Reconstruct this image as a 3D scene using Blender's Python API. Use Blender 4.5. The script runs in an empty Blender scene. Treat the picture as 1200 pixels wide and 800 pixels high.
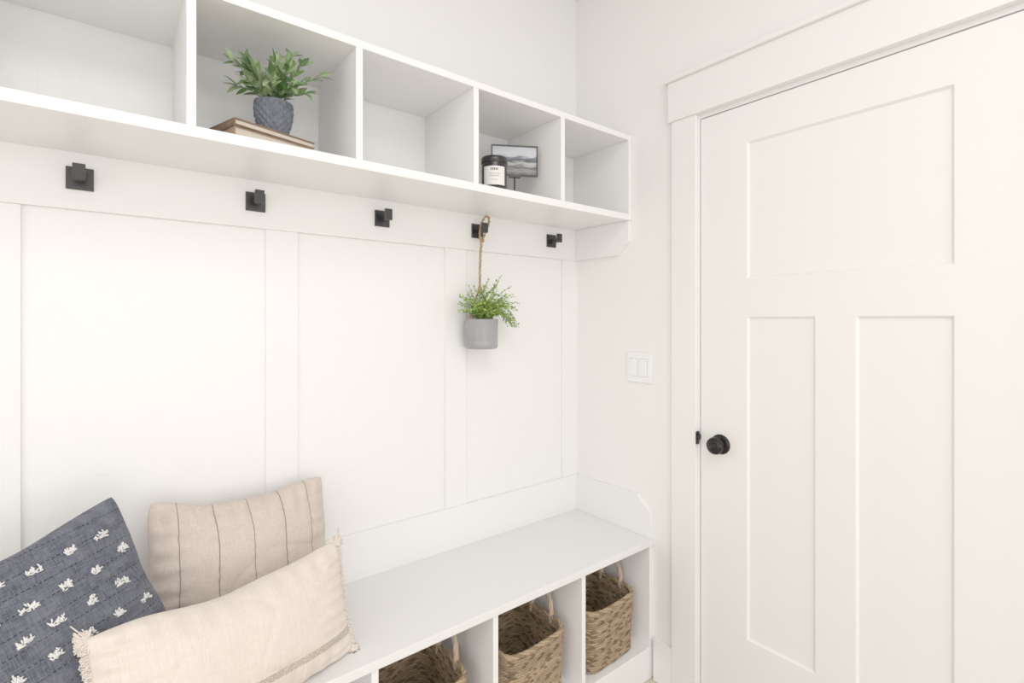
import bpy, bmesh, math, random
from mathutils import Vector, Matrix, noise, Euler
random.seed(7)
scene = bpy.context.scene
scene.view_settings.view_transform = 'Standard'
scene.view_settings.look = 'None'
scene.view_settings.exposure = 0.0
scene.view_settings.gamma = 1.27

# ------------------------------------------------------------------ materials
def new_mat(name):
    m = bpy.data.materials.new(name); m.use_nodes = True
    nt = m.node_tree
    return m, nt, nt.nodes, nt.links, nt.nodes['Principled BSDF']

def mat(name, col, rough=0.5, col2=None, nscale=20, bscale=200, bstr=0.0, bdist=0.001, metallic=0, spec=0.5, detail=3, coat=0):
    m, nt, N, L, P = new_mat(name)
    P.inputs['Base Color'].default_value = (*col, 1)
    P.inputs['Roughness'].default_value = rough
    P.inputs['Metallic'].default_value = metallic
    P.inputs['Specular IOR Level'].default_value = spec
    P.inputs['Coat Weight'].default_value = coat
    tc = N.new('ShaderNodeTexCoord')
    n1 = N.new('ShaderNodeTexNoise'); n1.inputs['Scale'].default_value = nscale; n1.inputs['Detail'].default_value = detail
    L.new(tc.outputs['Object'], n1.inputs['Vector'])
    mx = N.new('ShaderNodeMix'); mx.data_type = 'RGBA'
    c2 = col2 if col2 else tuple(c*0.997 for c in col)
    mx.inputs[6].default_value = (*col, 1); mx.inputs[7].default_value = (*c2, 1)
    rmp = N.new('ShaderNodeMapRange'); rmp.inputs[1].default_value = 0.35; rmp.inputs[2].default_value = 0.65
    L.new(n1.outputs['Fac'], rmp.inputs[0]); L.new(rmp.outputs[0], mx.inputs[0])
    L.new(mx.outputs[2], P.inputs['Base Color'])
    if bstr > 0:
        n2 = N.new('ShaderNodeTexNoise'); n2.inputs['Scale'].default_value = bscale; n2.inputs['Detail'].default_value = detail
        L.new(tc.outputs['Object'], n2.inputs['Vector'])
        b = N.new('ShaderNodeBump'); b.inputs['Strength'].default_value = bstr; b.inputs['Distance'].default_value = bdist
        L.new(n2.outputs['Fac'], b.inputs['Height']); L.new(b.outputs['Normal'], P.inputs['Normal'])
    return m

WHITE=(0.930,0.924,0.912)
M_wall = mat('wall_paint', (0.950,0.938,0.913), 0.65)
M_trim = mat('trim_paint', WHITE, 0.40)
M_cab = mat('cabinet_paint', (0.950,0.945,0.934), 0.38)
M_bench = mat('bench_paint', (0.875,0.868,0.862), 0.36)
M_door = mat('door_paint', (0.925,0.914,0.892), 0.45)
M_ceil = mat('ceiling_paint', (0.94,0.935,0.92), 0.8)
M_black = mat('charcoal_black_metal', (0.009,0.009,0.010), 0.32, col2=(0.014,0.014,0.015), metallic=0.3, spec=0.8)
M_bronze = mat('dark_bronze', (0.010,0.009,0.010), 0.25, col2=(0.018,0.016,0.016), metallic=0.7, spec=0.8)
M_switch = mat('switch_plastic', (0.96,0.96,0.965), 0.3)

# knock-down plaster panel
def panel_mat():
    m, nt, N, L, P = new_mat('gloss_textured_wall')
    P.inputs['Base Color'].default_value = (*WHITE,1)
    P.inputs['Roughness'].default_value = 0.27
    tc = N.new('ShaderNodeTexCoord')
    n = N.new('ShaderNodeTexNoise'); n.inputs['Scale'].default_value = 16; n.inputs['Detail'].default_value = 6; n.inputs['Distortion'].default_value=1.2
    L.new(tc.outputs['Object'], n.inputs['Vector'])
    r = N.new('ShaderNodeMapRange'); r.inputs[1].default_value = 0.58; r.inputs[2].default_value = 0.63
    L.new(n.outputs['Fac'], r.inputs[0])
    b = N.new('ShaderNodeBump'); b.inputs['Strength'].default_value = 0.35; b.inputs['Distance'].default_value = 0.001
    L.new(r.outputs[0], b.inputs['Height']); L.new(b.outputs['Normal'], P.inputs['Normal'])
    return m
M_panel = panel_mat()

def floor_mat():
    m, nt, N, L, P = new_mat('wood_floor')
    tc = N.new('ShaderNodeTexCoord'); mp = N.new('ShaderNodeMapping')
    L.new(tc.outputs['Object'], mp.inputs['Vector'])
    br = N.new('ShaderNodeTexBrick'); br.inputs['Scale'].default_value = 1.0
    br.inputs['Brick Width'].default_value = 1.2; br.inputs['Row Height'].default_value = 0.16; br.inputs['Mortar Size'].default_value = 0.002
    br.inputs['Color1'].default_value = (0.66,0.57,0.47,1); br.inputs['Color2'].default_value = (0.72,0.63,0.52,1); br.inputs['Mortar'].default_value=(0.3,0.22,0.15,1)
    L.new(mp.outputs[0], br.inputs['Vector'])
    mp2 = N.new('ShaderNodeMapping'); mp2.inputs['Scale'].default_value = (2,40,2)
    L.new(tc.outputs['Object'], mp2.inputs['Vector'])
    n = N.new('ShaderNodeTexNoise'); n.inputs['Scale'].default_value = 3; n.inputs['Detail'].default_value = 6
    L.new(mp2.outputs[0], n.inputs['Vector'])
    mx = N.new('ShaderNodeMix'); mx.data_type='RGBA'; mx.blend_type='MULTIPLY'; mx.inputs[0].default_value = 0.2
    L.new(br.outputs['Color'], mx.inputs[6]); L.new(n.outputs['Fac'], mx.inputs[7]); L.new(mx.outputs[2], P.inputs['Base Color'])
    P.inputs['Roughness'].default_value = 0.4
    return m
M_floor = floor_mat()

def attr_mat(name, attr='Col', rough=0.75, bstr=0.3, bscale=400, val=1.05, sat=1.1):
    m, nt, N, L, P = new_mat(name)
    a = N.new('ShaderNodeAttribute'); a.attribute_name = attr
    tc = N.new('ShaderNodeTexCoord')
    n = N.new('ShaderNodeTexNoise'); n.inputs['Scale'].default_value = bscale; n.inputs['Detail'].default_value = 2
    L.new(tc.outputs['Object'], n.inputs['Vector'])
    hs = N.new('ShaderNodeHueSaturation'); hs.inputs['Value'].default_value = val; hs.inputs['Saturation'].default_value = sat
    mx2 = N.new('ShaderNodeMix'); mx2.data_type='RGBA'; mx2.blend_type='MULTIPLY'; mx2.inputs[0].default_value = 0.3
    L.new(a.outputs['Color'], mx2.inputs[6]); L.new(n.outputs['Fac'], mx2.inputs[7])
    L.new(mx2.outputs[2], hs.inputs['Color']); L.new(hs.outputs[0], P.inputs['Base Color'])
    b = N.new('ShaderNodeBump'); b.inputs['Strength'].default_value = bstr; b.inputs['Distance'].default_value = 0.0005
    L.new(n.outputs['Fac'], b.inputs['Height']); L.new(b.outputs['Normal'], P.inputs['Normal'])
    P.inputs['Roughness'].default_value = rough
    return m
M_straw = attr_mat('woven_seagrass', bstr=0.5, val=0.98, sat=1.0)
M_leaf = attr_mat('leaf', rough=0.45, bstr=0.1, bscale=150, val=0.95)
M_rope = attr_mat('jute_rope', rough=0.9, bstr=0.6, bscale=900)

# ------------------------------------------------------------------ mesh builder
class MB:
    def __init__(s): s.v=[]; s.f=[]; s.c=[]; s.mi=[]; s.cur=0
    def _col(s, n, col): s.c += [col or (1,1,1)]*n
    def box(s, x0,x1,y0,y1,z0,z1):
        b=len(s.v)
        x0,x1=sorted((x0,x1)); y0,y1=sorted((y0,y1)); z0,z1=sorted((z0,z1))
        s.v += [(x0,y0,z0),(x1,y0,z0),(x1,y1,z0),(x0,y1,z0),(x0,y0,z1),(x1,y0,z1),(x1,y1,z1),(x0,y1,z1)]
        s._col(8,None)
        for q in [(0,3,2,1),(4,5,6,7),(0,1,5,4),(1,2,6,5),(2,3,7,6),(3,0,4,7)]:
            s.f.append(tuple(b+i for i in q)); s.mi.append(s.cur)
        return s
    def prism(s, pts, axis, a0, a1):
        b=len(s.v); n=len(pts)
        for a in (a0,a1):
            for p in pts:
                s.v.append({'x':(a,p[0],p[1]),'y':(p[0],a,p[1]),'z':(p[0],p[1],a)}[axis])
        s._col(2*n,None)
        s.f.append(tuple(b+i for i in range(n))); s.f.append(tuple(b+n+i for i in reversed(range(n)))); s.mi += [s.cur]*2
        for i in range(n):
            j=(i+1)%n; s.f.append((b+i,b+n+i,b+n+j,b+j)); s.mi.append(s.cur)
        return s
    def lathe(s, prof, seg=48, c=(0,0,0), axis='z', rfun=None):
        b=len(s.v); m=len(prof)
        for k,(r,h) in enumerate(prof):
            for i in range(seg):
                a=2*math.pi*i/seg
                rr = r*(rfun(a,h) if rfun else 1)
                p=(rr*math.cos(a), rr*math.sin(a), h)
                if axis=='x': p=(h,p[0],p[1])
                if axis=='y': p=(p[0],h,p[1])
                s.v.append((p[0]+c[0],p[1]+c[1],p[2]+c[2]))
        s._col(m*seg,None)
        for k in range(m-1):
            for i in range(seg):
                j=(i+1)%seg
                s.f.append((b+k*seg+i,b+k*seg+j,b+(k+1)*seg+j,b+(k+1)*seg+i)); s.mi.append(s.cur)
        s.f.append(tuple(b+i for i in reversed(range(seg)))); s.f.append(tuple(b+(m-1)*seg+i for i in range(seg))); s.mi += [s.cur]*2
        return s
    def tube(s, pts, r, seg=8, col=None, closed=False, colfun=None):
        pts=[Vector(p) for p in pts]; n=len(pts); b=len(s.v)
        up=Vector((0.13,0.27,0.95)).normalized()
        for i,p in enumerate(pts):
            if closed: t=(pts[(i+1)%n]-pts[i-1])
            else: t=(pts[min(i+1,n-1)]-pts[max(i-1,0)])
            t.normalize()
            if i==0:
                a=t.cross(up)
                if a.length<0.05: a=t.cross(Vector((1,0,0)))
                a.normalize()
            else:
                a=(a-t*a.dot(t)).normalized()
            bb=t.cross(a)
            rr = r(i/(n-1)) if callable(r) else r
            for k in range(seg):
                q=2*math.pi*k/seg
                s.v.append(tuple(p+a*math.cos(q)*rr+bb*math.sin(q)*rr))
            s._col(seg, colfun(i/(n-1)) if colfun else col)
        rng = n if closed else n-1
        for i in range(rng):
            i2=(i+1)%n
            for k in range(seg):
                k2=(k+1)%seg
                s.f.append((b+i*seg+k,b+i*seg+k2,b+i2*seg+k2,b+i2*seg+k)); s.mi.append(s.cur)
        if not closed:
            s.f.append(tuple(b+k for k in reversed(range(seg)))); s.f.append(tuple(b+(n-1)*seg+k for k in range(seg))); s.mi += [s.cur]*2
        return s
    def rope(s, pts, R, r, strands=3, pitch=0.012, seg=6, col=(1,1,1), col2=None, closed=False):
        P=[Vector(p) for p in pts]; out=[]; 
        L=[0]
        for i in range(1,len(P)): L.append(L[-1]+(P[i]-P[i-1]).length)
        n=max(8,int(L[-1]/(pitch/8))); j=0; res=[]
        for i in range(n+1):
            d=L[-1]*i/n
            while j<len(L)-2 and L[j+1]<d: j+=1
            f=(d-L[j])/max(1e-9,(L[j+1]-L[j])); res.append((P[j].lerp(P[j+1],f),d))
        for k in range(strands):
            path=[]; a=None
            for i,(p,d) in enumerate(res):
                t=(res[min(i+1,n)][0]-res[max(i-1,0)][0]).normalized()
                if a is None:
                    a=t.cross(Vector((0.3,0.9,0.2))).normalized()
                else: a=(a-t*a.dot(t)).normalized()
                bb=t.cross(a); q=2*math.pi*(d/pitch/strands*1.0)+2*math.pi*k/strands
                path.append(p+a*math.cos(q)*R+bb*math.sin(q)*R)
            s.tube(path, r, seg, col if (k%2==0 or not col2) else col2)
        return s
    def leaf(s, o, d, nrm, length, width, col, fold=0.25, droop=0.15, ns=5):
        o=Vector(o); d=Vector(d).normalized(); nrm=Vector(nrm); nrm=(nrm-d*nrm.dot(d))
        if nrm.length<1e-3: nrm=d.orthogonal()
        nrm.normalize(); sd=d.cross(nrm); b=len(s.v)
        for i in range(ns+1):
            t=i/ns; w=width/2*math.sin(math.pi*min(1,t**0.8))**0.8 if 0<t<1 else width*0.02
            c=o+d*length*t-nrm*droop*length*t*t
            s.v += [tuple(c+sd*w+nrm*fold*w),tuple(c),tuple(c-sd*w+nrm*fold*w)]
            c2=tuple(min(1,x*1.25) for x in col)
            s.c += [col,c2,col]
        for i in range(ns):
            k=b+i*3
            s.f += [(k,k+1,k+4,k+3),(k+1,k+2,k+5,k+4)]; s.mi += [s.cur]*2
        return s
    def obj(s, name, mats, parent=None, smooth=False, bevel=0, origin=None, loc=None, rot=None, seg=2, col=False, link=True, angle=35, rest=None):
        me=bpy.data.meshes.new(name)
        V=s.v
        if rest and parent:
            # soft goods resting on a surface at height `rest`: flatten the contact
            M=Matrix.Translation(parent.location)@Euler(parent.rotation_euler).to_matrix().to_4x4(); Mi=M.inverted(); V2=[]
            for v in V:
                w=M@Vector(v)
                if w.z<rest: w.z=rest; V2.append(tuple(Mi@w))
                else: V2.append(v)
            V=V2
        if origin: V=[(v[0]-origin[0],v[1]-origin[1],v[2]-origin[2]) for v in V]
        me.from_pydata(V,[],s.f)
        if not isinstance(mats,(list,tuple)): mats=[mats]
        for m in mats: me.materials.append(m)
        me.polygons.foreach_set('material_index', s.mi)
        if col:
            a=me.color_attributes.new('Col','FLOAT_COLOR','POINT')
            fl=[]
            for c in s.c: fl += [c[0],c[1],c[2],1]
            a.data.foreach_set('color', fl)
        bm=bmesh.new(); bm.from_mesh(me); bmesh.ops.recalc_face_normals(bm, faces=bm.faces); bm.to_mesh(me); bm.free()
        me.update()
        o=bpy.data.objects.new(name, me); scene.collection.objects.link(o)
        if origin: o.location=origin
        if loc: o.location=loc
        if rot: o.rotation_euler=rot
        if smooth:
            me.polygons.foreach_set('use_smooth',[True]*len(me.polygons))
            if angle<180:
                me.set_sharp_from_angle(angle=math.radians(angle))
        if bevel>0:
            bv=o.modifiers.new('bevel','BEVEL'); bv.width=bevel; bv.segments=seg; bv.limit_method='ANGLE'
        if parent:
            o.parent=parent
            if origin and not loc:
                o.location=Vector(origin)-Vector(parent.location)
        return o

def empty(name, loc, label, cat, group=None, rot=None):
    e=bpy.data.objects.new(name,None); e.location=loc; e.empty_display_size=0.05
    scene.collection.objects.link(e)
    if rot: e.rotation_euler=rot
    tag(e,label,cat,group); return e
def tag(o,label,cat,group=None):
    o['label']=label; o['category']=cat
    if group: o['group']=group
def struct(o,label=None,cat=None):
    o['kind']='structure'
    if label: o['label']=label
    if cat: o['category']=cat
    return o

# ------------------------------------------------------------------ room shell
XL, YB, ZC = -3.6, -3.8, 2.735
DY0, DY1, DZ = -0.5915, -1.4275, 2.036   # door opening inside jamb
struct(MB().box(XL-0.12,0.12,0.0,0.12,0,ZC).obj('wall_back', M_panel), 'white painted wall with light hand texture','wall')
w=MB(); jo=0.018
w.box(0,0.12,-0.0005,DY0+jo,0,ZC); w.box(0,0.12,DY0+jo,DY1-jo,DZ+jo,ZC); w.box(0,0.12,DY1-jo,YB,0,ZC)
struct(w.obj('wall_right', M_wall),'warm white painted wall around the door','wall')
struct(MB().box(XL-0.12,XL,YB,-0.0005,0,ZC).obj('wall_left', M_wall),'plain white wall','wall')
struct(MB().box(XL-0.12,0.12,YB-0.12,YB-0.0005,0,ZC).obj('wall_front', M_wall),'plain white wall','wall')
struct(MB().box(XL-0.12,0.12,YB-0.12,0.12,-0.08,-0.0005).obj('floor', M_floor),'light oak plank floor','floor')
struct(MB().box(XL-0.12,0.12,YB-0.12,0.12,ZC+0.0005,ZC+0.1).obj('ceiling', M_ceil),'white ceiling','ceiling')

# door jamb + casing
t=MB(); t.box(0.0,0.12,DY0+jo,DY0,0,DZ+jo); t.box(0,0.12,DY1,DY1-jo,0,DZ+jo); t.box(0,0.12,DY0,DY1,DZ,DZ+jo)
t.box(0.04,0.055,DY0,DY0-0.012,0,DZ); t.box(0.04,0.055,DY1,DY1+0.012,0,DZ); t.box(0.04,0.055,DY0,DY1,DZ-0.012,DZ)
struct(t.obj('trim_1',M_trim,bevel=0.001),'white door jamb','trim')
struct(MB().box(-0.018,0,-0.490,-0.5865,0,2.05).obj('trim_2',M_door,bevel=0.002),'flat white side casing of the door','trim')
struct(MB().box(-0.018,0,DY1-0.005,DY1-0.1015,0,2.05).obj('trim_3',M_door,bevel=0.002),'flat white side casing of the door','trim')
h=MB(); h.box(-0.024,0,-0.478,DY1-0.1155,2.05,2.190); h.box(-0.036,0,-0.466,DY1-0.1275,2.190,2.206)
struct(h.obj('trim_4',M_door,bevel=0.002),'flat white craftsman header with a thin cap','trim')

# door slab
d=MB(); X0,X1=0.001,0.036; ya,yb=-0.5955,-1.4235; zt=2.032; zb=0.008
pl=[(-0.757,-1.267,1.474,1.912),(-0.757,-0.958,0.314,1.351),(-1.06,-1.267,0.314,1.351)]
d.box(X0,X1,ya,-0.757,zb,zt); d.box(X0,X1,-1.267,yb,zb,zt)
d.box(X0,X1,-0.757,-1.267,1.912,zt); d.box(X0,X1,-0.757,-1.267,1.351,1.474); d.box(X0,X1,-0.757,-1.267,zb,0.314)
d.box(X0,X1,-0.958,-1.06,0.314,1.351)
R=0.008; S=0.006
for (a,b_,z0,z1) in pl:
    d.box(X0+R,X1-R,a,b_,z0,z1)
    b=len(d.v)
    o=[(X0,a,z0),(X0,b_,z0),(X0,b_,z1),(X0,a,z1)]
    i=[(X0+R-0.0003,a-S,z0+S),(X0+R-0.0003,b_+S,z0+S),(X0+R-0.0003,b_+S,z1-S),(X0+R-0.0003,a-S,z1-S)]
    d.v += o+i; d._col(8,None)
    for k in range(4):
        j=(k+1)%4; d.f.append((b+k,b+j,b+4+j,b+4+k)); d.mi.append(0)
door=struct(d.obj('door_1',M_door,origin=(0.018,-0.99,0.008)),'white three-panel shaker interior door','door')
kn=MB(); ky,kz=-0.668,0.925
kn.lathe([(0.0,0.001),(0.033,0.0),(0.033,-0.004),(0.031,-0.007),(0.026,-0.008),(0.025,-0.011),(0.019,-0.012),(0.014,-0.015),(0.012,-0.018),(0.0115,-0.022),(0.013,-0.025),(0.020,-0.028),(0.0265,-0.032),(0.0285,-0.038),(0.027,-0.044),(0.0225,-0.048),(0.0215,-0.0475),(0.0205,-0.049),(0.013,-0.0515),(0.012,-0.051),(0.011,-0.052),(0.0,-0.0525)],48,(X0,ky,kz),'x')
k=kn.obj('knob',M_bronze,parent=door,smooth=True,origin=(X0,ky,kz),angle=50); k['label']='round dark bronze door knob'
sp=MB(); sp.box(-0.0195,-0.002,-0.5875,-0.5925,0.913,0.957); sp.lathe([(0.0,-0.003),(0.011,-0.003),(0.011,0.003),(0.0,0.003)],24,(-0.008,-0.5930,0.938),'y')
s_=sp.obj('strike_plate',M_bronze,parent=door,origin=(-0.01,-0.59,0.935),bevel=0.0015); s_['label']='small dark bronze latch plate'

# baseboards
struct(MB().box(-0.016,0,-0.4105,-0.4895,0,0.155).obj('baseboard_right',M_trim,bevel=0.002),'flat white baseboard','baseboard')
struct(MB().box(-0.016,0,DY1-0.102,YB,0,0.155).obj('baseboard_front',M_trim,bevel=0.002),'flat white baseboard','baseboard')
struct(MB().box(XL,-2.225,-0.016,0,0,0.155).obj('baseboard_back',M_trim,bevel=0.002),'flat white baseboard','baseboard')

# wall board and batten
RT=0.013; BT=0.007
struct(MB().box(-2.2,-0.0005,-RT,0,1.597,1.729).obj('trim_5',M_trim,bevel=0.0008),'white horizontal hook rail board','trim')
struct(MB().box(-2.2,-0.0005,-RT,0,0.5207,0.670).obj('trim_6',M_trim,bevel=0.0008),'white horizontal board above the bench','trim')
for i,(a,b_) in enumerate([(-0.092,-0.0002),(-0.668,-0.58),(-1.255,-1.168),(-1.842,-1.755),(-2.2,-2.14)]):
    struct(MB().box(a,b_,-BT,0,0.670,1.597).obj('trim_%d'%(7+i),M_trim,bevel=0.0008),'white vertical batten','trim')
struct(MB().prism([(-RT,0.5207),(-0.398,0.5207),(-0.398,0.615),(-0.335,0.67),(-RT,0.67)],'x',-0.013,0).obj('trim_12',M_trim,bevel=0.001),'white side board with a clipped corner above the bench','trim')

# ------------------------------------------------------------------ cubby shelf
px=[-0.010,-0.373,-0.735,-1.098,-1.465,-1.828,-2.19]
ZS=1.753; ZTp=2.060
sh=empty('cubby_shelf',(-1.1,0,1.729),'long white wall shelf divided into open cubbies','shelf')
def bx(name,par,mt,bev,*a,**k):
    ox=((a[0]+a[1])/2,(a[2]+a[3])/2,min(a[4],a[5]))
    return MB().box(*a).obj(name,mt,parent=par,origin=ox,bevel=bev)
bx('bottom_board',sh,M_cab,0.0012,-2.2,-0.001,-0.30,-0.0005,1.729,ZS)
bx('top_board',sh,M_cab,0.0012,-2.2,-0.001,-0.30,-0.0005,2.040,ZTp)
for p in px[1:-1]: bx('divider',sh,M_cab,0.001,p-0.009,p+0.009,-0.2995,-0.0005,ZS,2.040)
for p in (px[0],px[-1]): bx('end_panel',sh,M_cab,0.001,p-0.009,p+0.009,-0.2995,-0.0005,ZS,2.040)
br=MB().prism([(-RT-0.001,1.7285),(-0.297,1.7285),(-0.297,1.648),(-0.235,1.598),(-RT-0.001,1.598)],'x',-0.017,-0.0002).obj('bracket',M_trim,parent=sh,origin=(-0.01,-0.15,1.598),bevel=0.001)
br['label']='white wall cleat with a clipped corner'

# ------------------------------------------------------------------ bench
be=empty('storage_bench',(-1.1,-0.2,0),'long white built-in bench with open cubbies below','bench')
bx('bench_top',be,M_bench,0.002,-2.215,-0.0005,-0.405,-0.0005,0.497,0.5205)
bx('plinth',be,M_cab,0.0015,-2.2,-0.0005,-0.398,-0.0005,0.0,0.118)
for p in px[1:-1]: bx('divider',be,M_cab,0.001,p-0.009,p+0.009,-0.3975,-0.0005,0.118,0.497)
for p in (px[0],px[-1]): bx('end_panel',be,M_cab,0.001,p-0.010,p+0.010,-0.3975,-0.0005,0.118,0.497)

# ------------------------------------------------------------------ hooks
def hook_mesh():
    a=MB().box(-0.025,0.025,-0.006,0,-0.026,0.026)
    b=MB(); b.box(-0.008,0.008,-0.046,-0.006,-0.010,0.006); b.box(-0.0115,0.0115,-0.056,-0.045,-0.011,0.024)
    return a,b
hx=[-0.165,-0.537,-0.910,-1.283,-1.655,-2.028]
h0=empty('coat_hook',(hx[0],-RT-0.0003,1.668),'matte black square metal coat hook on the white rail','hook','black coat hooks on the rail')
a,b=hook_mesh()
hp=[a.obj('plate',M_black,parent=h0,bevel=0.0012), b.obj('hook',M_black,parent=h0,bevel=0.0012)]
for x in hx[1:]:
    c=h0.copy(); c.location.x=x; scene.collection.objects.link(c)
    for q in hp:
        cq=q.copy(); cq.parent=c; scene.collection.objects.link(cq)

# ------------------------------------------------------------------ light switch
ls=empty('light_switch',(-0.0003,-0.3375,1.158),'white double rocker light switch on the wall','light switch')
MB().box(-0.006,0,-0.058,0.058,-0.0575,0.0575).obj('plate',M_switch,parent=ls,bevel=0.003)
M_gap=mat('switch_seam_plastic',(0.6,0.6,0.6),0.6)
for dy in (-0.023,0.023):
    r=MB(); r.prism([(-0.0060,-0.033),(-0.0105,-0.033),(-0.0072,0.033),(-0.0060,0.033)],'y',dy-0.0165,dy+0.0165)
    r.obj('rocker',M_switch,parent=ls,bevel=0.0008)
    MB().box(-0.0063,-0.0058,dy-0.018,dy+0.018,-0.0345,0.0345).obj('rocker_gap',M_gap,parent=ls)

# ------------------------------------------------------------------ books
M_cover=mat('brown_book_cover',(0.15,0.088,0.052),0.6,col2=(0.21,0.13,0.08),nscale=60,bscale=500,bstr=0.2,bdist=0.0005)
M_cover2=mat('tan_book_cover',(0.36,0.25,0.165),0.7,col2=(0.30,0.20,0.13),nscale=60)
def pages_mat():
    m,nt,N,L,P=new_mat('book_pages')
    tc=N.new('ShaderNodeTexCoord'); mp=N.new('ShaderNodeMapping'); mp.inputs['Scale'].default_value=(1,1,900)
    L.new(tc.outputs['Object'],mp.inputs['Vector']); n=N.new('ShaderNodeTexNoise'); n.inputs['Scale'].default_value=3
    L.new(mp.outputs[0],n.inputs['Vector']); cr=N.new('ShaderNodeValToRGB')
    cr.color_ramp.elements[0].color=(0.46,0.37,0.27,1); cr.color_ramp.elements[1].color=(0.84,0.76,0.66,1)
    L.new(n.outputs['Fac'],cr.inputs[0]); L.new(cr.outputs[0],P.inputs['Base Color']); P.inputs['Roughness'].default_value=0.9
    return m
M_pages=pages_mat()
def book(z,th,w,dp,rot,cov,label,cx,cy,k=0.0025,spine='x'):
    e=empty('book',(cx,cy,z),label,'book','books stacked in the cubby',rot=(0,0,math.radians(rot)))
    c=MB()
    c.box(-w/2,w/2,-dp/2,dp/2,0,k); c.box(-w/2,w/2,-dp/2,dp/2,th-k,th)
    if spine=='x': c.box(-w/2,-w/2+k,-dp/2,dp/2,k,th-k)
    else: c.box(-w/2,w/2,-dp/2,-dp/2+k,k,th-k)
    c.obj('cover',cov,parent=e,bevel=0.0008)
    if spine=='x': MB().box(-w/2+k,w/2-0.004,-dp/2+0.004,dp/2-0.004,k,th-k).obj('pages',M_pages,parent=e)
    else: MB().box(-w/2+0.004,w/2-0.004,-dp/2+k,dp/2-0.004,k,th-k).obj('pages',M_pages,parent=e)
book(ZS+0.0003,0.020,0.192,0.138,15,M_cover2,'tan hardcover book lying flat under another book',-1.308,-0.205,0.0022)
book(ZS+0.0206,0.016,0.200,0.145,17,M_cover,'slim brown hardcover book lying flat beneath the potted plant',-1.310,-0.205,0.0030,'x')

# ------------------------------------------------------------------ shelf plant
M_pot=mat('grey_textured_ceramic',(0.098,0.108,0.140),0.75,col2=(0.14,0.152,0.19),nscale=50,bscale=120,bstr=0.15,bdist=0.001)
M_soil=mat('soil',(0.05,0.035,0.025),0.95,bscale=150,bstr=0.8,bdist=0.004)
PZ=ZS+0.0369
pp=empty('potted_plant',(-1.283,-0.215,PZ),'green leafy plant in a ribbed blue-grey pot on the books','potted plant')
pot=MB(); prof=[]
H=0.084
for i in range(61):
    t=i/60; prof.append((0.028+0.0155*math.sin(t*math.pi/2*1.25), t*H))
def dia(a,h):
    u=a/(2*math.pi)*16; v=h/H*4.5
    p=abs(((u+v)%1)-0.5)*2; q=abs(((u-v)%1)-0.5)*2
    return 0.97+0.10*(min(p,q)**0.7) if h<H*0.93 else 1.04
pot.lathe([(0.0,0.0)]+prof+[(0.040,H),(0.039,H-0.012),(0.0,H-0.012)],216,rfun=dia)
pot.obj('pot',M_pot,parent=pp,smooth=True,angle=180)
MB().lathe([(0.0,H-0.0119),(0.038,H-0.0119),(0.036,H-0.008),(0,H-0.006)],32).obj('soil',M_soil,parent=pp,smooth=True)
fo=MB(); rnd=random.Random(23)
greens=[(0.11,0.21,0.07),(0.17,0.29,0.10),(0.08,0.16,0.06),(0.27,0.38,0.18),(0.21,0.31,0.14),(0.34,0.44,0.25)]
for i in range(22):
    az=rnd.uniform(0,2*math.pi); ln=rnd.uniform(0.08,0.130); spread=rnd.uniform(0.10,1.05)
    if i==0: az=-0.25; ln=0.140; spread=1.1
    if i in (1,2,3,4,5): az=[-1.9,-1.2,-2.6,-0.7,math.pi-0.1][i-1]; ln=0.078; spread=1.55
    if i==6: az=math.pi-0.2; ln=0.12; spread=0.95
    p=Vector((0.012*math.cos(az),0.012*math.sin(az),H-0.008)); pts=[p.copy()]
    n=7
    for k in range(n):
        an=spread*(0.4+0.75*k/n)
        dv=Vector((math.cos(az)*math.sin(an),math.sin(az)*math.sin(an),math.cos(an)))
        p=p+dv*ln/n; pts.append(p.copy())
    pts=[Vector((q.x,q.y,min(q.z,0.224))) for q in pts]
    fo.tube(pts,lambda t:0.0014*(1-0.5*t),6,(0.14,0.20,0.09))
    for k in range(2,n+1):
        o=pts[k]; tg=(pts[k]-pts[k-1])
        if tg.length<1e-6: tg=Vector((math.cos(az),math.sin(az),0))
        tg.normalize()
        for sg in (1,-1):
            sd=tg.cross(Vector((0,0,1)))
            if sd.length<0.1: sd=Vector((math.cos(az+1.5),math.sin(az+1.5),0))
            sd.normalize()
            if k%2: sd=(sd*0.5+tg.cross(sd)*0.8).normalized()
            dd=(tg*0.85+sd*sg*rnd.uniform(0.5,0.9)+Vector((0,0,rnd.uniform(-0.15,0.25)))).normalized()
            l=rnd.uniform(0.026,0.038)
            if o.z+dd.z*l>0.238: dd.z=-0.1; dd.normalize()
            fo.leaf(o,dd,Vector((rnd.uniform(-.6,.4),rnd.uniform(-1.2,-.3),0.7)),l,l*0.46,rnd.choice(greens),ns=6,fold=0.2)
    dd=(pts[-2]-pts[-3]).normalized()
    if pts[-1].z>0.20: dd.z=0.1
    fo.leaf(pts[-1],dd,(0,-0.8,1),0.034,0.016,rnd.choice(greens))
for i,v in enumerate(fo.v):
    fo.v[i]=(max(-0.165,min(0.168,v[0])),max(-0.12,min(0.19,v[1])),min(0.243,v[2]))
fo.obj('foliage',M_leaf,parent=pp,smooth=True,col=True,angle=180)

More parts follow.
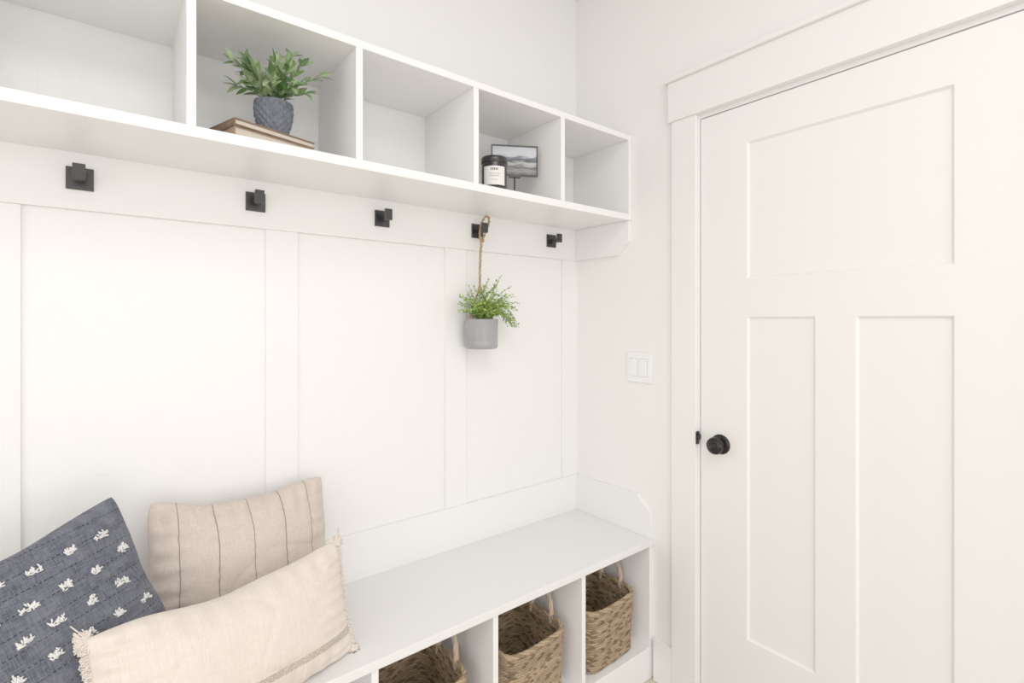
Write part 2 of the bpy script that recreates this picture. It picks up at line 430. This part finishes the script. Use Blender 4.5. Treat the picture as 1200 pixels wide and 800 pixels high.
# ------------------------------------------------------------------ candle
M_jar=mat('black_glass',(0.007,0.007,0.008),0.15)
M_label=mat('paper_label',(0.85,0.83,0.81),0.7)
cd=empty('candle',(-0.628,-0.245,ZS+0.0003),'black jar candle with a white paper label','candle')
MB().lathe([(0,0),(0.038,0),(0.0415,0.003),(0.0415,0.086),(0.041,0.088),(0,0.088)],64).obj('jar',M_jar,parent=cd,smooth=True)
MB().lathe([(0,0.0882),(0.0425,0.0882),(0.043,0.090),(0.043,0.104),(0.0415,0.107),(0,0.107)],64).obj('lid',M_jar,parent=cd,smooth=True)
def arcband(r,a0,a1,z0,z1,n=24,th=0.0004):
    m=MB()
    for i in range(n+1):
        a=a0+(a1-a0)*i/n
        for (rr,z) in ((r,z0),(r,z1)):
            m.v.append((rr*math.cos(a),rr*math.sin(a),z)); m.c.append((1,1,1))
    for i in range(n): m.f.append((2*i,2*i+2,2*i+3,2*i+1)); m.mi.append(0)
    return m
ca=math.radians(-126)
arcband(0.0418,ca-0.88,ca+0.88,0.014,0.073).obj('paper_label',M_label,parent=cd)
tx=MB()
for (z,wd,hh,n) in ((0.060,0.60,0.007,5),(0.048,0.9,0.0018,14),(0.041,0.7,0.0018,11),(0.029,0.5,0.0015,8)):
    for i in range(n):
        a=ca-wd/2+wd*(i+0.2)/n; m=arcband(0.0421,a,a+wd/n*0.6,z,z+hh,4)
        b=len(tx.v); tx.v+=m.v; tx.c+=m.c; tx.f+=[tuple(b+q for q in f) for f in m.f]; tx.mi+=m.mi
tx.obj('label_print',mat('label_ink',(0.03,0.03,0.03),0.7),parent=cd)

# ------------------------------------------------------------------ picture on stand
def photo_mat():
    m,nt,N,L,P=new_mat('seascape_photo')
    tc=N.new('ShaderNodeTexCoord'); mp=N.new('ShaderNodeMapping'); mp.inputs['Scale'].default_value=(16,1,60)
    L.new(tc.outputs['Object'],mp.inputs['Vector'])
    n=N.new('ShaderNodeTexNoise'); n.inputs['Scale'].default_value=1.6; n.inputs['Detail'].default_value=6
    L.new(mp.outputs[0],n.inputs['Vector'])
    sx=N.new('ShaderNodeSeparateXYZ'); L.new(tc.outputs['Object'],sx.inputs[0])
    r=N.new('ShaderNodeMapRange'); r.inputs[1].default_value=0.100; r.inputs[2].default_value=0.198
    L.new(sx.outputs['Z'],r.inputs[0])
    ad=N.new('ShaderNodeMath'); ad.operation='MULTIPLY_ADD'; ad.inputs[1].default_value=0.36; L.new(n.outputs['Fac'],ad.inputs[0])
    s2=N.new('ShaderNodeMath'); s2.operation='SUBTRACT'; s2.inputs[1].default_value=0.18; L.new(r.outputs[0],s2.inputs[0]); L.new(s2.outputs[0],ad.inputs[2])
    cr=N.new('ShaderNodeValToRGB'); e=cr.color_ramp.elements
    e[0].position=0.0; e[0].color=(0.08,0.08,0.08,1); e[1].position=1.0; e[1].color=(0.52,0.56,0.60,1)
    for p,c in ((0.15,(0.27,0.27,0.26,1)),(0.28,(0.06,0.07,0.08,1)),(0.40,(0.50,0.50,0.50,1)),(0.50,(0.04,0.05,0.06,1)),(0.60,(0.13,0.15,0.18,1)),(0.70,(0.60,0.63,0.66,1))):
        q=e.new(p); q.color=c
    L.new(ad.outputs[0],cr.inputs[0]); L.new(cr.outputs[0],P.inputs['Base Color']); P.inputs['Roughness'].default_value=0.4
    return m
pf=empty('picture_frame',(-0.480,-0.165,ZS+0.0003),'small black framed grey seascape photo on a thin stand','picture frame',rot=(0,0,math.radians(-30)))
f=MB(); W=0.083; z0,z1=0.095,0.203; bwd=0.0045
f.box(-W,W,-0.006,0.004,z0,z0+bwd); f.box(-W,W,-0.006,0.004,z1-bwd,z1); f.box(-W,-W+bwd,-0.006,0.004,z0+bwd,z1-bwd); f.box(W-bwd,W,-0.006,0.004,z0+bwd,z1-bwd)
f.box(-W+bwd,W-bwd,0.001,0.004,z0+bwd,z1-bwd)
f.obj('frame',M_black,parent=pf,bevel=0.0006)
MB().box(-W+bwd,W-bwd,-0.002,0.0005,z0+bwd,z1-bwd).obj('photo',photo_mat(),parent=pf)
st=MB(); st.tube([(0,0,0.004),(0,0,z0+0.001)],0.003,12); st.lathe([(0,0),(0.032,0),(0.032,0.003),(0.028,0.005),(0,0.005)],40); st.box(-0.02,0.02,-0.008,0.008,z0-0.005,z0)
st.obj('stand',M_black,parent=pf,smooth=True)

# ------------------------------------------------------------------ hanging planter
M_glaze=mat('grey_glazed_ceramic',(0.30,0.31,0.325),0.25,col2=(0.34,0.35,0.365),nscale=12)
hp_=empty('hanging_planter',(-0.555,-0.068,1.238),'small grey ceramic pot of greenery hanging on a jute rope','hanging planter')
r=0.060; HP=0.106
MB().lathe([(0,0),(r*0.86,0),(r*0.95,0.003),(r,0.011),(r,0.026),(r*0.988,0.028),(r,0.030),(r,HP-0.002),(r*0.98,HP),(r*0.93,HP),(r*0.92,HP-0.012),(0,HP-0.012)],72).obj('pot',M_glaze,parent=hp_,smooth=True,angle=60)
MB().lathe([(0,HP-0.0119),(r*0.91,HP-0.0119),(r*0.8,HP-0.006),(0,HP-0.003)],32).obj('soil',M_soil,parent=hp_,smooth=True)
jc=(0.58,0.40,0.26); jc2=(0.46,0.30,0.19)
rp=MB(); K=Vector((0.006,0.018,0.215)); hk=Vector((0.018,0.020,0.425))
for sgn in (1,-1):
    e_=Vector((sgn*r*0.88,0,HP-0.006))
    rp.rope([K, K*0.7+e_*0.3+Vector((sgn*0.004,0,0)), e_],0.0022,0.0022,2,0.014,6,jc,jc2)
rp.rope([K-Vector((0,0,0.012)),K+Vector((0.000,0,0.06)),K+Vector((0.002,0,0.12)),hk+Vector((-0.003,0,-0.030))],0.0026,0.0025,3,0.018,6,jc,jc2)
rp.tube([K+Vector((0,0,-0.012)),K,K+Vector((0,0,0.012))],lambda t:0.0052+0.003*math.sin(t*math.pi),10,jc)
loop=[]
for i in range(41):
    t=i/40; a=-math.pi/2+2*math.pi*t
    wx=0.015*math.cos(a); zz=0.044*math.sin(a)
    loop.append(hk+Vector((wx+0.028*((zz+0.044)/0.09)-0.006,-0.003*math.sin(2*a),zz+0.014)))
rp.rope(loop,0.0023,0.0024,2,0.014,6,jc,jc2)
for s0 in (0.0,0.006,0.012): 
    c0=hk+Vector((-0.002,0,-0.036+s0)); rp.tube([c0+Vector((0.0065*math.cos(q),0.0065*math.sin(q),0)) for q in [k*math.pi/8 for k in range(16)]],0.0029,8,jc2,closed=True)
rp.obj('rope',M_rope,parent=hp_,smooth=True,col=True,angle=180)
fo=MB(); rnd=random.Random(5)
g2=[(0.22,0.36,0.06),(0.34,0.50,0.10),(0.15,0.27,0.05),(0.44,0.58,0.15),(0.28,0.42,0.09)]
for i in range(112):
    az=rnd.uniform(-math.pi*1.05,0.05*math.pi) if i%3 else rnd.choice([-0.05,-0.25,math.pi+0.1,-0.5,-0.15])
    ln=rnd.uniform(0.06,0.140); bend=rnd.uniform(0.25,1.6)
    if math.cos(az)>0.4: ln*=1.25; bend*=1.1
    if i%9==0: az=rnd.uniform(-0.5,0.0); bend=2.0; ln=rnd.uniform(0.12,0.16)
    p=Vector((rnd.uniform(-.03,.03),rnd.uniform(-.03,.02),HP-0.008)); pts=[p.copy()]; n=13
    for k in range(n):
        an=min(2.7,bend*(0.35+1.15*k/n))
        if p.length and (p.x**2+p.y**2)**0.5<0.062: an=min(an,1.35)
        p=p+Vector((math.cos(az)*math.sin(an),math.sin(az)*math.sin(an)*0.7,math.cos(an)))*ln/n; pts.append(p.copy())
    fo.tube(pts,0.0007,5,(0.20,0.28,0.10))
    for k in range(3,n+1):
        tg=(pts[k]-pts[k-1]).normalized()
        for q in range(2):
            dd=(tg*0.5+Vector((rnd.uniform(-1,1),rnd.uniform(-1,1),rnd.uniform(-.6,.9)))).normalized()
            l=rnd.uniform(0.007,0.013)
            o=pts[k]+(pts[k-1]-pts[k])*rnd.random()
            fo.leaf(o,dd,(rnd.uniform(-.6,.6),-0.8,rnd.uniform(.2,1)),l,l*0.5,rnd.choice(g2),ns=3)
for i,v in enumerate(fo.v): fo.v[i]=(v[0],min(0.050,v[1]),v[2])
fo.obj('foliage',M_leaf,parent=hp_,smooth=True,col=True,angle=180)

# ------------------------------------------------------------------ baskets
def basket_obj(name, cx, cy, rotz, seed, label):
    rnd=random.Random(seed)
    e=empty(name,(cx,cy,0.1185),label,'basket','woven seagrass baskets in the bench cubbies',rot=(0,0,math.radians(rotz)))
    W,D,H=0.132,0.130,0.206; rc=0.045
    def rr(a,w,d):
        n=6.0; th=2*math.pi*a; c,s=math.cos(th),math.sin(th)
        k=(abs(c)**n+abs(s)**n)**(-1/n)
        return Vector((c*k*w,s*k*d,0)), Vector((c,s,0))
    rows=25; per=6; twist=74; NA=twist*6; m=MB()
    M=rows*per
    lite=(0.60,0.44,0.27); mid=(0.45,0.31,0.18); dark=(0.25,0.16,0.085)
    tone=[rnd.random() for _ in range(rows)]
    for surf in (0,1):
        b=len(m.v)
        for j in range(M+1):
            t=j/M; row=min(rows-1,j//per); fr=(j%per)/per if j<M else 0
            fl=0.94+0.06*t**0.8
            for i in range(NA):
                a=i/NA; p,nr=rr(a,W*fl,D*fl)
                ph=a*twist+ (fr if row%2 else -fr)*0.9 + row*0.5
                fx=ph%1
                wob=noise.noise(Vector((p.x*14,p.y*14,t*3+seed*5)))*0.003
                bulge=math.sin(math.pi*fr)**0.6*0.0034*(0.35+0.65*math.sin(math.pi*fx))+wob
                if surf==0: q=p+nr*bulge
                else: q=p-nr*(0.008+bulge*0.6)
                q.z=0.003+t*H+(0.005*math.cos(4*math.pi*a)+0.004*noise.noise(Vector((p.x*20,p.y*20,seed))))*t
                m.v.append(tuple(q))
                ci=int(math.floor(ph))
                hsh=((ci*73+row*37+seed*11+(ci*ci)%29)%17)/17
                wave=math.sin(2*math.pi*(ci*0.17+(0.35*(row%6) if (row%12)<6 else -0.35*(row%6))))
                base = dark if (wave>0.45 and hsh<0.6) else (mid if hsh>0.5 else lite)
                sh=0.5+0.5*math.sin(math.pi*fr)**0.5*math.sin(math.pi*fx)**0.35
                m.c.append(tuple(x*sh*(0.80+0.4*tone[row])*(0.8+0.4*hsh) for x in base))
        for j in range(M):
            for i in range(NA):
                i2=(i+1)%NA
                m.f.append((b+j*NA+i,b+j*NA+i2,b+(j+1)*NA+i2,b+(j+1)*NA+i)); m.mi.append(0)
    b=len(m.v)
    for i in range(NA):
        p,_=rr(i/NA,W*0.94,D*0.94); m.v.append((p.x,p.y,0.003)); m.c.append(mid)
    m.f.append(tuple(range(b,b+NA))); m.mi.append(0)
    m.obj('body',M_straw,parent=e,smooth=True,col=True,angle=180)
    rim=[]
    for i in range(161):
        a=i/160; p,nr=rr(a,W-0.003,D-0.003); p.z=0.003+H+0.002+0.005*math.cos(4*math.pi*a)+0.004*noise.noise(Vector((p.x*20,p.y*20,seed))); rim.append(p)
    MB().rope(rim,0.0036,0.0042,3,0.022,7,(0.54,0.39,0.23),(0.33,0.22,0.12)).obj('rim',M_straw,parent=e,smooth=True,col=True,angle=180)
    for sx in (1,-1):
        hd=[]
        for i in range(25):
            t=i/24*math.pi
            hd.append((sx*(W-0.004+0.008*math.sin(t)),0.048*math.cos(t)-0.004,H-0.012+0.098*math.sin(t)**0.7))
        g=MB(); g.rope(hd,0.0040,0.0053,3,0.030,7,(0.72,0.56,0.41),(0.60,0.45,0.31))
        g.obj('handle',M_straw,parent=e,smooth=True,col=True,angle=180)
basket_obj('basket',-0.194,-0.248,2,1,'tan and brown woven seagrass basket with rope handles')
basket_obj('basket',-0.555,-0.248,3,2,'tan and brown woven seagrass basket with rope handles')
basket_obj('basket',-0.932,-0.243,3,3,'tan and brown woven seagrass basket with rope handles')

# ------------------------------------------------------------------ pillows
STR=((-0.155,0.0012),(-0.078,0.0015),(0.000,0.0012),(0.078,0.0015),(0.150,0.0012))
def fabric(name, base, base2, kind):
    m,nt,N,L,P=new_mat(name)
    tc=N.new('ShaderNodeTexCoord'); sx=N.new('ShaderNodeSeparateXYZ'); L.new(tc.outputs['Object'],sx.inputs[0])
    def math_(op,a,b=None,c=None):
        n=N.new('ShaderNodeMath'); n.operation=op
        for i,q in enumerate((a,b,c)):
            if q is None: continue
            if isinstance(q,(int,float)): n.inputs[i].default_value=q
            else: L.new(q,n.inputs[i])
        return n.outputs[0]
    def nz(sc,det=2):
        mp=N.new('ShaderNodeMapping'); mp.inputs['Scale'].default_value=sc; L.new(tc.outputs['Object'],mp.inputs['Vector'])
        n=N.new('ShaderNodeTexNoise'); n.inputs['Scale'].default_value=1; n.inputs['Detail'].default_value=det; L.new(mp.outputs[0],n.inputs['Vector']); return n.outputs['Fac']
    def mix(f,c1,c2):
        n=N.new('ShaderNodeMix'); n.data_type='RGBA'
        L.new(f,n.inputs[0])
        for i,c in ((6,c1),(7,c2)):
            if isinstance(c,tuple): n.inputs[i].default_value=(*c,1)
            else: L.new(c,n.inputs[i])
        return n.outputs[2]
    def mr(v,a,b):
        n=N.new('ShaderNodeMapRange'); n.inputs[1].default_value=a; n.inputs[2].default_value=b; L.new(v,n.inputs[0]); return n.outputs[0]
    wx=nz((900,60,60)); wz=nz((60,60,900))
    wv=math_('ADD',math_('MULTIPLY',wx,0.5),math_('MULTIPLY',wz,0.5))
    col=mix(mr(wv,0.40,0.60),base,base2)
    height=wv
    X,Z=sx.outputs['X'],sx.outputs['Z']
    if kind=='stripe':
        for x0,w_ in STR:
            wob=math_('ADD',X,math_('MULTIPLY',math_('SUBTRACT',nz((8,8,14)),0.5),0.008))
            dd=math_('ABSOLUTE',math_('SUBTRACT',wob,x0))
            msk=math_('LESS_THAN',dd,w_)
            msk=math_('MULTIPLY',msk,0.68)
            col=mix(msk,col,(0.13,0.11,0.105))
        pk=nz((60,5,9))
        height=math_('ADD',height,math_('MULTIPLY',pk,1.6))
    if kind=='blue':
        fz=math_('FRACT',math_('MULTIPLY',math_('ADD',Z,0.5),1/0.030))
        ln=math_('LESS_THAN',math_('ABSOLUTE',math_('SUBTRACT',fz,0.5)),0.040)
        ds=math_('GREATER_THAN',math_('FRACT',math_('MULTIPLY',X,1/0.008)),0.40)
        msk=math_('MULTIPLY',math_('MULTIPLY',ln,ds),0.75)
        col=mix(msk,col,(0.014,0.015,0.024))
        bl=nz((30,30,30),3); col=mix(math_('MULTIPLY',mr(bl,0.45,0.7),0.35),col,(0.20,0.21,0.25))
    if kind=='blush':
        d1=math_('LESS_THAN',math_('ABSOLUTE',math_('ADD',Z,0.074)),0.008)
        sp=nz((500,20,300)); msk=math_('MULTIPLY',d1,mr(sp,0.30,0.5))
        msk=math_('MULTIPLY',msk,math_('GREATER_THAN',X,-0.04))
        col=mix(msk,col,(0.46,0.40,0.33))
        d2=math_('LESS_THAN',math_('ABSOLUTE',math_('SUBTRACT',math_('FRACT',math_('MULTIPLY',X,1/0.013)),0.5)),0.05)
        col=mix(math_('MULTIPLY',d2,0.12),col,(0.52,0.43,0.37))
    L.new(col,P.inputs['Base Color']); P.inputs['Roughness'].default_value=0.95; P.inputs['Specular IOR Level'].default_value=0.15
    P.inputs['Sheen Weight'].default_value=0.10
    b=N.new('ShaderNodeBump'); b.inputs['Strength'].default_value=0.5; b.inputs['Distance'].default_value=0.0015
    L.new(height,b.inputs['Height']); L.new(b.outputs['Normal'],P.inputs['Normal'])
    return m

def psurf(W,H,T,s,t,side,seed,bow=0.05,wr=0.004,groove=False):
    x=W/2*s*(1-bow*(1-t*t)); z=H/2*t*(1-bow*1.3*(1-s*s))
    cr=(abs(s)*abs(t))**8*0.010
    x-=math.copysign(cr,s); z-=math.copysign(cr,t)
    e=max(0,(1-s*s))*max(0,(1-t*t))
    f=max(0,1-abs(s)**2.4)**0.56*max(0,1-abs(t)**2.4)**0.56
    y=-side*T/2*f
    nn=noise.noise(Vector((x*8+seed,side*3.1,z*8)))*0.8+noise.noise(Vector((x*20+seed,side*1.7,z*20)))*0.25
    cre=1-abs(noise.noise(Vector((x*7+z*4+seed,side*2.2,z*8-x*5))))*2
    nn-=max(0,cre)**6*0.35
    pk=math.sin(s*34+seed)*max(0,abs(t)-0.55)*0.009+math.sin(t*30+seed*2)*max(0,abs(s)-0.55)*0.009
    y+= -side*(nn*wr*min(1,e*5)+pk*min(1,e*12))
    if groove:
        for x0,w_ in STR:
            g=math.exp(-((x-x0)/0.007)**2)
            y+=side*g*0.0018*min(1,e*6)*(1+0.6*math.sin(z*260+x0*50))
    sag=0.010*noise.noise(Vector((s*2+seed,t*2,0)))
    z-=0.018*max(0,t)**2*(math.cos(s*math.pi/2))
    return Vector((x+sag*0.6,y,z+sag))
REST=0.5212
def pillow(name,W,H,T,loc,rot,m,label,seed,bow=0.05,wr=0.006,group='cushions on the bench',groove=False):
    e=empty(name,loc,label,'cushion',group,rot=rot)
    n=120; b=MB()
    for side in (1,-1):
        o=len(b.v)
        for i in range(n+1):
            for j in range(n+1):
                s=math.sin((i/n*2-1)*math.pi/2*0.999); t=math.sin((j/n*2-1)*math.pi/2*0.999)
                s=0.5*s+0.5*(i/n*2-1); t=0.5*t+0.5*(j/n*2-1)
                b.v.append(tuple(psurf(W,H,T,s,t,side,seed,bow,wr,groove))); b.c.append((1,1,1))
        for i in range(n):
            for j in range(n):
                a=o+i*(n+1)+j; b.f.append((a,a+1,a+n+2,a+n+1) if side==1 else (a,a+n+1,a+n+2,a+1)); b.mi.append(0)
    ob=b.obj('cushion_body',m,parent=e,smooth=True,angle=180,rest=REST)
    bm=bmesh.new(); bm.from_mesh(ob.data); bmesh.ops.remove_doubles(bm,verts=bm.verts,dist=0.0004); bmesh.ops.recalc_face_normals(bm,faces=bm.faces); bm.to_mesh(ob.data); bm.free()
    return e
rad=math.radians
M_tan=fabric('beige_striped_linen',(0.70,0.60,0.53),(0.60,0.505,0.44),'stripe')
M_blue=fabric('slate_navy_chambray',(0.058,0.064,0.086),(0.150,0.160,0.196),'blue')
M_blush=fabric('blush_cotton',(0.84,0.745,0.67),(0.77,0.67,0.60),'blush')
M_fr=mat('cream_fringe',(0.86,0.78,0.70),0.95)
M_tuft=mat('white_yarn',(0.88,0.87,0.86),0.95,bscale=900,bstr=0.5)
pillow('cushion',0.430,0.405,0.17,(-1.325,-0.114,0.705),(rad(-12),rad(2),rad(4)),M_tan,'beige linen cushion with thin dark vertical stripes',3.3,bow=0.06,wr=0.010,groove=True)
BW,BH,BTk=0.440,0.425,0.150
eb=pillow('cushion',BW,BH,BTk,(-1.722,-0.290,0.724),(rad(-20),rad(-13),rad(22)),M_blue,'slate navy chambray cushion with white tufted yarn rows',8.1,bow=0.045,wr=0.013)
tf=MB(); rnd=random.Random(4)
row=0
for rz in (-0.86,-0.60,-0.34,-0.08,0.18,0.44,0.72):
    row+=1
    for c in range(9):
        s=-0.90+0.25*c+(0.125 if row%2 else 0)+rnd.uniform(-0.02,0.02)
        if abs(s)>0.92: continue
        t=rz+rnd.uniform(-0.02,0.02)
        kk=rnd.choice([2,3,3])
        for q in range(28):
            cl=rnd.randrange(kk)-(kk-1)/2
            ds=cl*0.036+rnd.uniform(-0.012,0.012); dt=rnd.uniform(-0.024,0.024)+0.010*((cl+1)%2)
            p=psurf(BW,BH,BTk,max(-.98,min(.98,s+ds)),max(-.98,min(.98,t+dt)),1,8.1,0.045,0.013)
            an=rnd.uniform(-0.6,0.6)+math.pi/2*(rnd.random()<0.6); l=rnd.uniform(0.004,0.008)
            dv=Vector((math.cos(an)*l,0,math.sin(an)*l))
            tf.tube([p+Vector((0,-0.0003,0)),p+dv*0.5+Vector((0,-0.0038,0)),p+dv+Vector((0,-0.0015,0))],0.0013,5)
tf.obj('tufts',M_tuft,parent=eb,smooth=True,angle=180,rest=REST)['label']='white looped yarn tufts'
LW,LH,LT=0.515,0.272,0.165
el=pillow('cushion',LW,LH,LT,(-1.382,-0.350,0.646),(rad(-17),rad(0),rad(13)),M_blush,'blush lumbar cushion with fringed ends and a woven band',5.7,bow=0.045,wr=0.008)
rnd=random.Random(9)
for sgn in (1,-1):
    fr=MB()
    for i in range(560):
        t=-1.0+2.0*i/559
        p=psurf(LW,LH,LT,sgn*0.995,t,1,5.7,0.045,0.008); p.y=0
        l=rnd.uniform(0.006,0.013)*(1+0.8*abs(t)**10)
        a1=rnd.uniform(-0.9,0.9)+1.6*t*abs(t)**5
        fr.tube([p-Vector((sgn*0.006,0,0)),p+Vector((sgn*l*0.5,rnd.uniform(-.005,.005),l*0.35*a1)),p+Vector((sgn*l,rnd.uniform(-.008,.008),l*0.8*a1-0.002))],0.0012,4)
    for tt in (1,-1):
        c0=psurf(LW,LH,LT,sgn*0.985,tt*0.97,1,5.7,0.045,0.008); c0.y=0
        for i in range(100):
            an=rnd.gauss(0,0.65); l=rnd.uniform(0.014,0.025)
            dv=Vector((sgn*math.cos(an+0.5*tt),rnd.uniform(-.5,.5),math.sin(an+0.5*tt))).normalized()*l
            fr.tube([c0-dv*0.2,c0+dv*0.5+Vector((0,0,rnd.uniform(-.003,.003))),c0+dv+Vector((0,0,-0.003))],0.0013,4)
    fr.obj('fringe',M_fr,parent=el,smooth=True,angle=180,rest=REST)

# ------------------------------------------------------------------ lights
def area(name,loc,rot,sx,sy,power,col=(1,1,1)):
    l=bpy.data.lights.new(name,'AREA'); l.shape='RECTANGLE'; l.size=sx; l.size_y=sy; l.energy=power; l.color=col
    o=bpy.data.objects.new(name,l); o.location=loc; o.rotation_euler=rot; scene.collection.objects.link(o); return o
area('overhead_fill',(-1.5,-2.0,2.70),(0,0,0),1.4,1.4,17,(1,0.985,0.965))  # added overhead fill that brightens the room, no fixture behind it
area('rear_fill',(-1.6,-3.75,1.25),(rad(90),0,0),3.0,2.3,27.5,(0.99,0.99,1))  # broad fill added behind the camera; this wall has no window
area('side_fill',(-3.55,-1.7,1.3),(rad(90),0,rad(-90)),1.8,1.8,12.5,(0.99,0.99,1))  # extra side light added at the solid left wall, no hall opening there
w=bpy.data.worlds.new('world'); scene.world=w; w.use_nodes=True
w.node_tree.nodes['Background'].inputs[0].default_value=(0.9,0.95,1,1); w.node_tree.nodes['Background'].inputs[1].default_value=0.5

# ------------------------------------------------------------------ camera
cam=bpy.data.cameras.new('camera'); co=bpy.data.objects.new('camera',cam); scene.collection.objects.link(co)
co.location=(-1.60,-1.563,1.34); co.rotation_euler=(rad(90),0,rad(-38.41))
cam.sensor_width=36; cam.lens=594/1200*36; cam.shift_y=-25/1200; cam.clip_start=0.02
scene.camera=co
